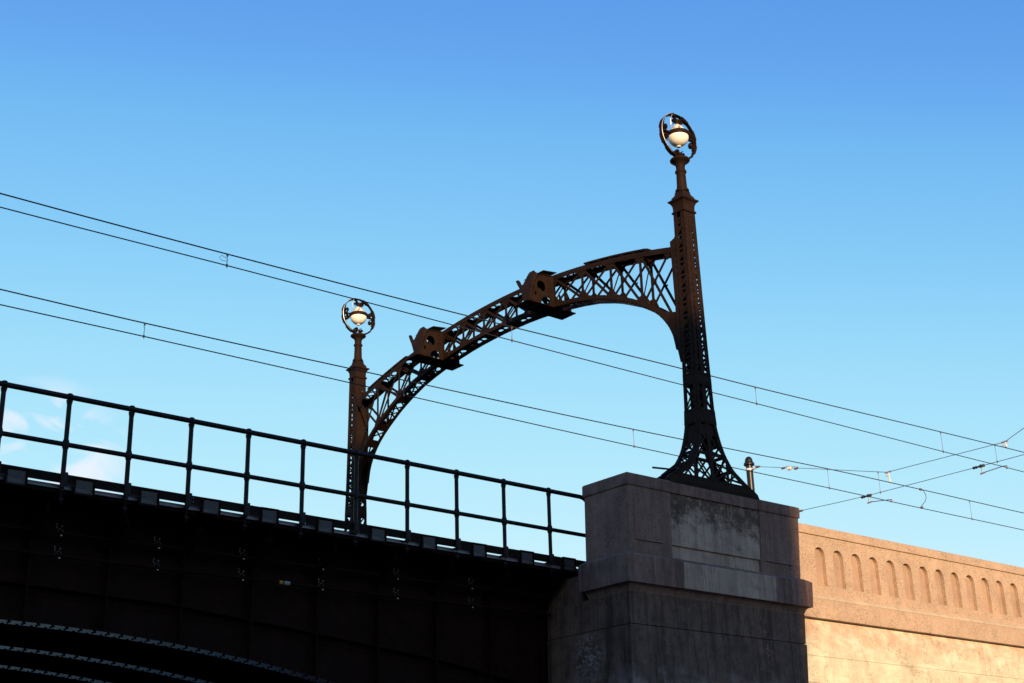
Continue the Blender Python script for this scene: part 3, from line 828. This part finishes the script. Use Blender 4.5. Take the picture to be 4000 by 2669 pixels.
for sx in (-1, 1):
    x = XM_+sx*HX
    up_ = [(x, y, Zo(y)) for y in ys]
    m = MB(); m.sweep(up_, normals(up_, -1), .135, (-sx,0,0), .012)
    m.sweep(up_, normals(up_, -1), .012, (-sx,0,0), .10)
    for i in range(len(ys)*2-1):
        y = .8+i*.109
        if y < 14: m.rivet((x, y, Zo(y)-.07), (sx,0,0))
    aobj(m, 'upper_chord')
    lo = [(x, y, Zi(y)) for y in lowpath]
    m = MB(); m.sweep(lo, normals(lo, 1), .125, (-sx,0,0), .012)
    m.sweep(lo, normals(lo, 1), .012, (-sx,0,0), .10)
    for i in range(len(lo)-1):
        p = V(lo[i]); q = V(lo[i+1]); nn = normals(lo, 1)[i]; k = max(1, int((q-p).length/.115))
        for j in range(k): m.rivet(p.lerp(q, (j+.5)/k)+nn*.055, (sx,0,0))
    aobj(m, 'lower_chord')
    # web lattice of one face
    m = MB()
    xi = x-sx*.019
    for i, y in enumerate(YP):
        zt, zb = Zo(y)-.07, Zi(y)+.06
        if 0 < i < len(YP)-1: m.bar((xi, y, zb), (xi, y, zt), (1,0,0), .084, .010)
        if i < len(YP)-1:
            y2 = YP[i+1]; zt2, zb2 = Zo(y2)-.07, Zi(y2)+.06
            if i == 0: zb = Zi(1.02)+.10
            if i == len(YP)-2: zb2 = Zi(13.8)+.10
            ya = y if i > 0 else .80; yb = y2
            m.bar((xi-sx*.012, ya, zb), (xi-sx*.012, yb, zt2), (1,0,0), .072, .008)
            m.bar((xi-sx*.022, ya, zt), (xi-sx*.022, yb, zb2), (1,0,0), .072, .008)
            ym = (ya+yb)/2
            # rivet where the diagonals cross
            m.rivet((xi+sx*.0, ym, (zb+zt2+zt+zb2)/4), (sx,0,0), .03)
    aobj(m, 'web_lattice')
    for i, y in enumerate(YP):
        m = MB()
        sl = (Zo(y+.1)-Zo(y-.1))/.2
        hw = .21 if 0 < i < len(YP)-1 else .13
        yy = min(max(y, .72+hw), 14.1-hw)
        zt = Zo(yy)
        m.prism([(yy-hw, Zo(yy-hw)-.10), (yy-hw*.66, zt-.19), (yy-hw*.42, zt-.27), (yy-hw*.2, zt-.30), (yy+hw*.2, zt-.30), (yy+hw*.42, zt-.27), (yy+hw*.66, zt-.19), (yy+hw, Zo(yy+hw)-.10)], 0, min(x-sx*.013, x-sx*.019), max(x-sx*.013, x-sx*.019))
        for a, b in ((-.10,-.14),(0,-.15),(.10,-.14),(-.05,-.21),(.05,-.21)): m.rivet((x-sx*.012, yy+a, zt+b+sl*a), (sx,0,0))
        aobj(m, 'gusset_plate'); m = MB()
        if 0 < i < len(YP)-1:
            zb = Zi(y); sb = (Zi(y+.1)-Zi(y-.1))/.2
            m.prism([(y-hw, Zi(y-hw)+.09), (y+hw, Zi(y+hw)+.09), (y+hw*.7, zb+.19+sb*.14), (y+hw*.42, zb+.27+sb*.06), (y+hw*.2, zb+.30), (y-hw*.2, zb+.30), (y-hw*.42, zb+.27-sb*.06), (y-hw*.7, zb+.19-sb*.14)], 0, min(x-sx*.013, x-sx*.019), max(x-sx*.013, x-sx*.019))
            for a, b in ((-.10,.13),(0,.15),(.10,.13),(-.05,.21),(.05,.21)): m.rivet((x-sx*.012, y+a, zb+b+sb*a), (sx,0,0))
            aobj(m, 'gusset_plate')
    # solid haunch plates where the lower chord turns down
    for s in (-1, 1):
        m = MB()
        Y = lambda v: 7.4+s*v
        out = [(6.74,3.45),(6.76,4.40),(6.50,4.48),(6.25,4.60),(6.02,4.78),(6.0,4.64),(6.15,4.51),(6.40,4.18),(6.55,3.86),(6.62,3.50)]
        m.prism([(Y(a), b+dz(Y(a))) for a, b in out], 0, min(x-sx*.013, x-sx*.021), max(x-sx*.013, x-sx*.021))
        aobj(m, 'haunch_plate')
# lacing between the two faces, seen from below, top and bottom
for nm, Zf, ylist in (('top_lacing', lambda y: Zo(y)-.02, [.8+.247*k for k in range(54)]), ('bottom_lacing', lambda y: Zi(y)+.02, [1.35+.24*k for k in range(51)])):
    m = MB(); f = 1
    for a, b in zip(ylist, ylist[1:]):
        pa, pb = V((XM_-f*.17, a, Zf(a))), V((XM_+f*.17, b, Zf(b)))
        m.bar(pa, pb, (0, -(Zf(b)-Zf(a)), b-a), .048, .008); 
        pa, pb = V((XM_+f*.17, a, Zf(a)+.009)), V((XM_-f*.17, b, Zf(b)+.009))
        m.bar(pa, pb, (0, -(Zf(b)-Zf(a)), b-a), .048, .006)
        f = -f
    for y in YP:
        z = Zf(min(max(y, 1.3), 13.5)) if 'bottom' in nm else Zf(y); yy = min(max(y, 1.3), 13.5) if 'bottom' in nm else y
        m.bar((XM_-.19, yy, z-.012), (XM_+.19, yy, z-.012), (0,(-(Zf(yy+.1)-Zf(yy-.1))/.2),1), .26, .008)
    aobj(m, nm)
# diaphragms across the arch at the panel points
for y in YP[1:-1]:
    m = MB()
    for zz in (Zo(y)-.17, Zi(y)+.16): m.bar((XM_-.18, y, zz), (XM_+.18, y, zz), (0,1,0), .10, .008)
    m.bar((XM_-.16, y, Zi(y)+.2), (XM_+.16, y, Zo(y)-.2), (0,1,0), .035, .006)
    aobj(m, 'cross_brace')
# end plates riveted to the masts, following their taper
for s_ in (-1, 1):
    yc = 7.4+s_*7.0; zo = dz(yc)
    m = MB()
    zs = [3.15, 3.95, 4.8, 5.6, 6.28]
    yy_ = lambda z: yc - s_*(yd(z)+.004)
    m.sweep([(XM_-.205, yy_(z), z+zo) for z in zs], (1,0,0), .41, (0,-s_,0), .014)
    for z in [3.25+.17*k for k in range(18)]:
        for x in (-.18,.18): m.rivet((XM_+x, yy_(z)-s_*.014, z+zo), (0,-s_,0))
    for x in (XM_-.213, XM_+.205):
        a_ = lambda z: yy_(z)-s_*.014
        m.prism([(a_(3.15), 3.15+zo), (a_(6.25), 6.25+zo), (a_(6.25)-s_*.14, 6.20+zo), (a_(4.6)-s_*.10, 4.6+zo), (a_(4.0)-s_*.12, 3.95+zo), (a_(3.5)-s_*.12, 3.5+zo), (a_(3.15)-s_*.05, 3.15+zo)], 0, x, x+.008)
    aobj(m, 'end_plate')
# raised cable troughs on the top chord near both ends
for ya, yb in ((1.55,3.75),(11.55,13.55)):
    m = MB(); yy = [ya+(yb-ya)*k/16 for k in range(17)]
    m.sweep([(XM_-HX+.0, y, Zo(y)+.03) for y in yy], (1,0,0), .16, (0,0,1), .038)
    for y in yy[::3]: m.box(XM_-HX+.01, XM_-HX+.14, y-.06, y+.06, Zo(y)-.0, Zo(y)+.05)
    aobj(m, 'cable_trough')
# spare cable under the right haunch
m = MB()
for k in range(3):
    m.tube([(XM_-.06+k*.07, y, Zi(y)-.018-.008*math.sin(y*5+k)) for y in [1.5+.15*j for j in range(24)]], .007, 5)
aobj(m, 'slack_cables', M_span)

def bracket(y0):
    y1 = y0+.27
    cx, cz = 2.16, 6.43
    outer = [(2.58,5.952),(2.52,5.952)]
    outer += [(2.33+.19*math.cos(a), 5.965+.21*math.sin(a)) for a in [math.pi*k/10 for k in range(0, 11)]]
    outer += [(1.80,5.952),(1.86,6.25),(1.93,6.48),(2.0,6.64),(2.10,6.73),(2.24,6.765),(2.40,6.76),(2.50,6.74),(2.58,6.80)]
    ell = [(cx+.14*math.cos(a), cz+.148*math.sin(a)) for a in [2*math.pi*k/24 for k in range(24)]]
    sm = [(1.955+.045*math.cos(a), 6.19+.058*math.sin(a)) for a in [2*math.pi*k/14 for k in range(14)]]
    e = thing('hanger_bracket', (0,0,0), None, None); e.parent = arch; e.location = -AO
    w0 = holed('side_web', outer, [ell, sm], 1, y0, y0+.014, M_steel, e)
    w1 = holed('side_web', outer, [ell, sm], 1, y1-.014, y1, M_steel, e)
    m = MB()      # rivets and angle on the outer web
    m.box(2.43, 2.50, y0-.012, y0-.001, 5.96, 6.78)
    for k in range(10):
        z = 6.0+.083*k
        m.rivet((2.447, y0-.012, z), (0,-1,0)); m.rivet((2.485, y0-.012, z+.04), (0,-1,0))
        if z > 6.15: m.rivet((2.385, y0, z), (0,-1,0))
    for k in range(11):
        a = R(150-12*k); m.rivet((2.23+.27*math.cos(a)*.95, y0, 6.50+.235*math.sin(a)), (0,-1,0))
    for k in range(7): m.rivet((1.86+.0*k+.0, y0, 6.0), (0,-1,0)) if k == 0 else m.rivet((2.33+.235*math.cos(R(180-25*k)), y0, 5.965+.25*math.sin(R(180-25*k))), (0,-1,0))
    m.obj('angle_strip', M_steel, e)
    # rim strip following the web edge
    m = MB()
    rim = [(1.80,5.952),(1.86,6.25),(1.93,6.48),(2.0,6.64),(2.10,6.735),(2.24,6.77),(2.40,6.765),(2.55,6.78)]
    us = []
    for i in range(len(rim)):
        a = rim[max(i-1,0)]; b = rim[min(i+1,len(rim)-1)]; d = V((b[0]-a[0],0,b[1]-a[1])).normalized(); us.append(V((-d.z,0,d.x)))
    m.sweep([(p[0], y0-.035, p[1]) for p in rim], us, .012, (0,1,0), .33)
    m.obj('rim_plate', M_steel, e)
    # hood over the top
    m = MB()
    hood = [(1.98,6.70),(2.12,6.80),(2.24,6.875),(2.45,6.90),(2.70,6.93)]
    us = [V((-.3,0,1)).normalized()]*len(hood)
    m.sweep([(p[0], y0-.02, p[1]) for p in hood], us, .014, (0,1,0), .50)
    m.obj('top_hood', M_steel, e)
    # forked end plate, curving outward towards the top
    m = MB()
    def xe(z): return 1.735+.05*((z-5.95)/.8) + .10*((z-5.95)/.8)**2
    L0 = [(5.95,y0-.02,y0+.21),(6.10,y0-.03,y0+.26),(6.25,y0-.04,y0+.34),(6.40,y0-.05,y0+.43),(6.50,y0-.06,y0+.51)]
    pts = L0
    prev = None
    def quadstrip(rows):
        for (za,a0,a1),(zb,b0,b1) in zip(rows, rows[1:]):
            xa, xb = xe(za), xe(zb)
            m.add([(xa,a0,za),(xa,a1,za),(xb,b1,zb),(xb,b0,zb),(xa+.02,a0,za),(xa+.02,a1,za),(xb+.02,b1,zb),(xb+.02,b0,zb)],
                  [(0,1,2,3),(7,6,5,4),(0,4,5,1),(1,5,6,2),(2,6,7,3),(3,7,4,0)])
    quadstrip(L0)
    quadstrip([(6.50,y0-.06,y0+.31),(6.60,y0-.07,y0+.26),(6.70,y0-.07,y0+.21),(6.77,y0-.06,y0+.17),(6.795,y0-.02,y0+.14)])
    quadstrip([(6.50,y0+.39,y0+.51),(6.58,y0+.44,y0+.57),(6.66,y0+.50,y0+.63),(6.73,y0+.59,y0+.68)])
    m.sweep([(xe(z)+.02, y0-.035, z) for z in (5.95,6.2,6.4,6.55,6.68,6.76)], (1,0,0), [.10,.12,.14,.15,.13,.08], (0,1,0), .014)   # stiffening wing of the near horn
    for k in range(4): m.rivet((xe(6.0+.17*k)+.07, y0-.035, 6.02+.16*k), (0,-1,0))
    m.obj('forked_end_plate', M_steel, e)
    m = MB(); m.box(1.69, 3.31, y0-.02, y0+.53, 5.925, 5.948)
    m.obj('bottom_plate', M_dark, e)
    m = MB()      # stub on the other side
    for yy in (y0, y1-.012): m.prism([(2.99,5.952),(3.18,5.952),(3.14,6.30),(2.99,6.55)], 1, yy, yy+.012)
    m.box(3.0,3.15,y0+.02,y1-.02,6.2,6.22)
    m.obj('stub_web', M_steel, e)
    return e
for y0 in (4.92, 9.72): bracket(y0)
for k in COL.objects:
    if k.name.startswith('hanger_bracket'):
        for p in ('label','category'):
            if p in k: del k[p]

# ------------------------------------------------------------------ overhead wires
YA, YB = 5.12, 9.95
mA = [(-70,5.6),(-30,5.05),(-11.6,5.0),(-6.66,5.03),(-.27,5.13),(7.15,5.32),(10.5,5.39),(19.66,5.65),(24.64,5.78),(45,6.2),(80,6.6)]
cA = [(-70,4.6),(-30,4.68),(-11.6,4.71),(-6.65,4.76),(1.3,4.80),(7.1,4.84),(10.4,4.88),(19.6,4.97),(24.4,5.03),(45,5.1),(80,5.1)]
mB = [(-70,5.6),(-30,5.15),(-9.83,5.09),(-6.28,5.08),(.3,5.15),(10.2,5.31),(19.8,5.55),(25.7,5.62),(32.4,5.67),(50,5.9),(80,6.3)]
cB = [(-70,4.6),(-30,4.68),(-9.8,4.72),(-6.27,4.735),(10.17,4.75),(19.7,4.84),(25.2,4.87),(32.2,4.93),(50,5.0),(80,5.0)]
for nm, tab, y, r, lb, ct in (('messenger_wire', mA, YA, .0150, 'upper wire of the nearer overhead pair, topmost across the sky', 'wire'),
                        ('contact_wire', cA, YA, .0130, 'lower wire of the nearer overhead pair, second from the top', 'wire'),
                        ('messenger_wire', mB, YB, .0160, 'upper wire of the farther overhead pair, third from the top', 'wire'),
                        ('contact_wire', cB, YB, .0145, 'lowest long overhead wire, under the farther messenger', 'wire')):
    m = MB(); m.tube([(x, y, smoothtab(tab, x)) for x in [tab[0][0]+(tab[-1][0]-tab[0][0])*k/90 for k in range(91)]], r, 6)
    tag(m.obj(nm, M_wire, smooth=True), lb, ct, 'overhead wires along the tracks')
def dropper(x, y, tt, tb, lb, zt=None, zb=None):
    z1 = smoothtab(tt, x) if zt is None else zt; z0 = smoothtab(tb, x) if zb is None else zb
    t = thing('dropper', (x, y, z1), lb, 'dropper', 'droppers linking the overhead wires'); h = z1-z0
    m = MB(); m.tube([(0,0,-.03),(.004,0,-h*.45),(0,0,-h+.04)], .0065, 5)
    m.tube([(0,0,-.04),(-.025,0,-.09),(-.02,0,-.13),(0,0,-.14)], .003, 4); m.tube([(0,0,-h+.03),(-.02,0,-h+.07),(-.018,0,-h+.11),(0,0,-h+.13)], .003, 4)
    m.obj('drop_wire', M_wire, t)
    for z in (-.012, -h+.005):
        m = MB(); m.box(-.022,.022,-.014,.014,z-.022,z+.025); m.box(-.012,.012,-.012,.012,z-.05,z-.0221); m.obj('wire_clamp', M_clampb, t)
M_clampb = plain('bronze_clamp', (.16,.10,.07), .45, .4)
for x, lb in ((-6.66,'dropper with a loose wire loop, topmost at the far left of the nearer wire pair'),(1.30,'dropper with bright clamps hanging below the arch, right of the middle'),
              (10.45,'dropper on the nearer wires just right of the near mast'),(19.62,'dropper on the nearer wires, right of the steel pole and above the span wires')):
    dropper(x, YA, mA, cA, lb)
for x, lb in ((-6.28,'lower-left dropper on the farther wire pair, above the handrail'),(1.40,'dropper on the farther wires seen in front of the left part of the arch lattice'),
              (10.18,'dropper on the farther wires inside the arch opening, left of the near mast'),(19.75,'dropper on the farther wires right of the steel pole, over the niche wall'),
              (28.5,'lowest dropper near the right edge on the farther wires')):
    dropper(x, YB, mB, cB, lb)
m = MB(); xm = -6.66; m.tube([(xm-.03,YA,4.93),(xm-.14,YA-.02,4.96),(xm-.20,YA-.02,4.90),(xm-.14,YA,4.85),(xm-.02,YA,4.86)], .005, 5)
tag(m.obj('wire_loop', M_wire), 'small loose loop of wire curling beside the topmost left dropper', 'wire loop')
# jumper cable
m = MB(); m.tube([(25.0,YB,5.61),(25.3,YB,5.62),(25.48,YB,5.58),(25.58,YB,5.46),(25.59,YB,5.33),(25.50,YB,5.18),(25.33,YB,5.06),(25.24,YB,4.98),(25.22,YB,4.88)], .011, 7)
j = m.obj('jumper_cable', M_wire, smooth=True); tag(j, 'curved dark jumper cable bowing between the two farther wires at right', 'cable')
m = MB(); m.box(25.24,25.36,YB-.03,YB+.03,5.58,5.65); m.box(25.17,25.28,YB-.03,YB+.03,4.86,4.94); m.obj('cable_clamp', M_clampb, j)

# cross span wires at XS
XS = 23.37
pole = thing('steel_pole', (XS, 16.6, -1.6), 'round dark steel pole with domed cap rising right behind the near mast foot', 'pole')
def pole_parts(t):
    m = MB(); m.lathe([(.24,0),(.24,.05),(.145,.06),(.14,9.5)], n=28); m.obj('shaft', M_pole, t, smooth=True)
    m = MB(); m.lathe([(.14,9.42),(.215,9.43),(.225,9.47),(.215,9.52),(.165,9.57),(.16,9.64),(.13,9.73),(.07,9.79),(.01,9.81)], n=28); m.obj('domed_cap', M_pole, t, smooth=True)
    m = MB(); m.lathe([(.142,9.20),(.155,9.21),(.155,9.28),(.142,9.29)], n=28); m.box(-.05,.05,-.30,-.14,9.22,9.27); m.obj('collar', M_ceram, t, smooth=True)
pole_parts(pole)
US = [(16.32,7.72),(14.85,7.32),(13.5,6.97),(11.8,6.49),(10.01,6.0),(5.07,5.93),(4.26,6.23),(-4.5,9.4)]
su = thing('span_wire', (XS,10,6), 'thin upper cross-span wire from the steel pole rising to the right edge', 'wire', 'cross-span wires')
m = MB(); m.tube([(0, y-10, z-6) for y, z in US], .0115, 6); m.obj('cable', M_span, su)
def insul(t, cs, m_):
    for (y, z, L_, r) in cs:
        m = MB(); P_ = [(0,y-10+L_*k/8,z-6-0*k) for k in range(9)]
        m.tube(P_, [r*.3,r*.6,r,r*.75,r,r*.75,r,r*.6,r*.3], 10); m.obj('insulator', m_, t, smooth=True)
insul(su, [(16.02,7.66,.26,.045),(14.72,7.30,.24,.045),(14.08,7.13,.24,.045)], M_clampb)
insul(su, [(14.42,7.21,.24,.075)], M_ceram)
m = MB(); m.tube([(0,6.29,1.75),(0,6.1,1.68)], .014, 5); m.tube([(.0,4.7,1.34),(0,4.1,1.17)], .014, 5); m.obj('yoke', M_galv, su)
LS = [(16.35,5.62),(14.20,5.42),(12.5,5.36),(11.0,5.32),(6.3,5.31),(4.42,5.32),(0,5.36),(-4.5,5.4)]
sl_ = thing('span_wire', (XS,10,6), 'thin lower cross-span wire from behind the pier corner sloping up to the right edge', 'wire', 'cross-span wires')
m = MB(); m.tube([(0, y-10, z-6) for y, z in LS], .0115, 6); m.obj('cable', M_span, sl_)
insul(sl_, [(14.06,5.41,.28,.045)], M_clampb)
for yc, lb in ((10.4,'short thin dropper joining the two cross-span wires, left one near the farther wires'),(5.46,'short thin dropper joining the two cross-span wires at the right edge of the picture')):
    dropper(XS, yc, None, None, lb, lerp(sorted(US), yc), 5.315)
# suspension clamps holding the messengers, registration arms steadying the contact wires
for (yc, zt, zb, lb) in ((9.95,6.0,5.60,'pale metal suspension link from the upper cross-span to the farther wires'),(5.06,5.95,5.74,'pale metal suspension link from the upper cross-span to the nearer wires')):
    t = thing('suspension_link', (XS, yc, zt), lb, 'suspension link', 'suspension links on the cross-span')
    m = MB(); m.tube([(0,.13,-.02),(0,-.13,.0)], .035, 8); m.tube([(0,.10,-.05),(0,.10,-.14),(0,.05,-.14)], .02, 6); m.obj('saddle', M_galv, t)
    m = MB(); m.tube([(0,.0,-.03),(0,-.03,-(zt-zb)+.06)], .026, 8); m.lathe([(.02,-.04),(.045,-.02),(.045,.02),(.02,.04)], (0,-.03,-(zt-zb)+.03), 10); m.obj('link_rod', M_ceram, t)
for (ya, yc, zc, lb) in ((11.05,YB,4.865,'registration arm with black insulator holding the farther lower wire'),(6.2,YA,5.01,'registration arm with black insulator holding the nearer lower wire')):
    t = thing('registration_arm', (XS, ya, 5.31), lb, 'registration arm', 'registration arms on the cross-span')
    m = MB(); P_ = [(0, .25-.5*k/10, .0) for k in range(11)]; m.tube(P_, [.02,.06,.035,.055,.03,.03,.055,.07,.04,.06,.02], 10); m.obj('insulator', M_black, t, smooth=True)
    m = MB(); m.tube([(0,-.10,-.03),(0,-.10,-.25)], .022, 8); m.tube([(0,-.02,-.27),(0,-.22,-.25)], .03, 8); m.obj('drop_bracket', M_galv, t)
    e_ = yc-ya
    m = MB(); m.tube([(0,-.15,-.25),(0,e_+.16,zc-5.31+.10),(0,e_,zc-5.31+.08),(0,e_,zc-5.31+.02)], .015, 8); m.obj('steady_arm', M_span, t)
    m = MB(); m.box(-.04,.04,e_-.035,e_+.035,zc-5.31-.02,zc-5.31+.05); m.obj('wire_clip', M_galv, t)

# ------------------------------------------------------------------ unseen buildings behind the camera, the tall two added to shade the bridge
M_brick, n_, b_ = mat_new('brick_facade'); c_ = coords(n_)
br = N(n_, 'ShaderNodeTexBrick', Scale=2.2); n_.links.new(c_, br.inputs['Vector'])
br.inputs['Color1'].default_value = (.17,.075,.05,1); br.inputs['Color2'].default_value = (.13,.06,.045,1); br.inputs['Mortar'].default_value = (.2,.17,.15,1)
n_.links.new(br.outputs[0], b_.inputs['Base Color']); b_.inputs['Roughness'].default_value = .9
M_win = plain('dark_window_glass', (.03,.035,.04), .1)
def building(x0, x1, y0, y1, top, label):
    t = thing('unseen_building', ((x0+x1)/2, y1, -9.4), label, 'building', 'buildings across the street')
    o_ = V(((x0+x1)/2, y1, -9.4)); H = top+9.4
    sk = (y0-y1)*.56  # side walls skewed along the sun direction to place the shade edge
    fp = [(x0-o_.x+(sk if x0 < -50 else sk), y0-y1), (x1-o_.x+sk, y0-y1), (x1-o_.x, 0), (x0-o_.x, 0)]
    m = MB(); m.prism(fp, 2, 0, H-.4); m.obj('wall', M_brick, t)
    m = MB(); m.prism(fp, 2, H-.399, H); m.obj('cornice', M_agg, t)
    n_w = max(2, int((x1-x0)/3.2)); n_f = int((H-2)/3.3); wm = None
    for f in range(n_f):
        for k in range(n_w):
            xx = x0-o_.x+(k+.5)*(x1-x0)/n_w; zz = 1.6+f*3.3
            if wm is None:
                m = MB(); m.box(-.6,.6,.002,.06,0,1.7); wm = m.obj('window', M_agg, t); wm.location = (xx,0,zz)
                m = MB(); m.box(-.5,.5,.061,.068,.1,1.6); pn = m.obj('pane', M_win, wm)
            else:
                c1 = wm.copy(); COL.objects.link(c1); c1.parent = t; c1.location = (xx,0,zz)
                c2 = pn.copy(); COL.objects.link(c2); c2.parent = c1
building(-27.3, -18.45, -57, -45, 16.1, 'unseen brick block with a flat roof, added to shade the pier and near mast')
building(-62, -27.35, -59, -45, 19.9, 'unseen taller long brick block, added to shade the far mast and the deck')
building(-18.3, 20, -60, -48, 2.0, 'low brick building right of the taller blocks')
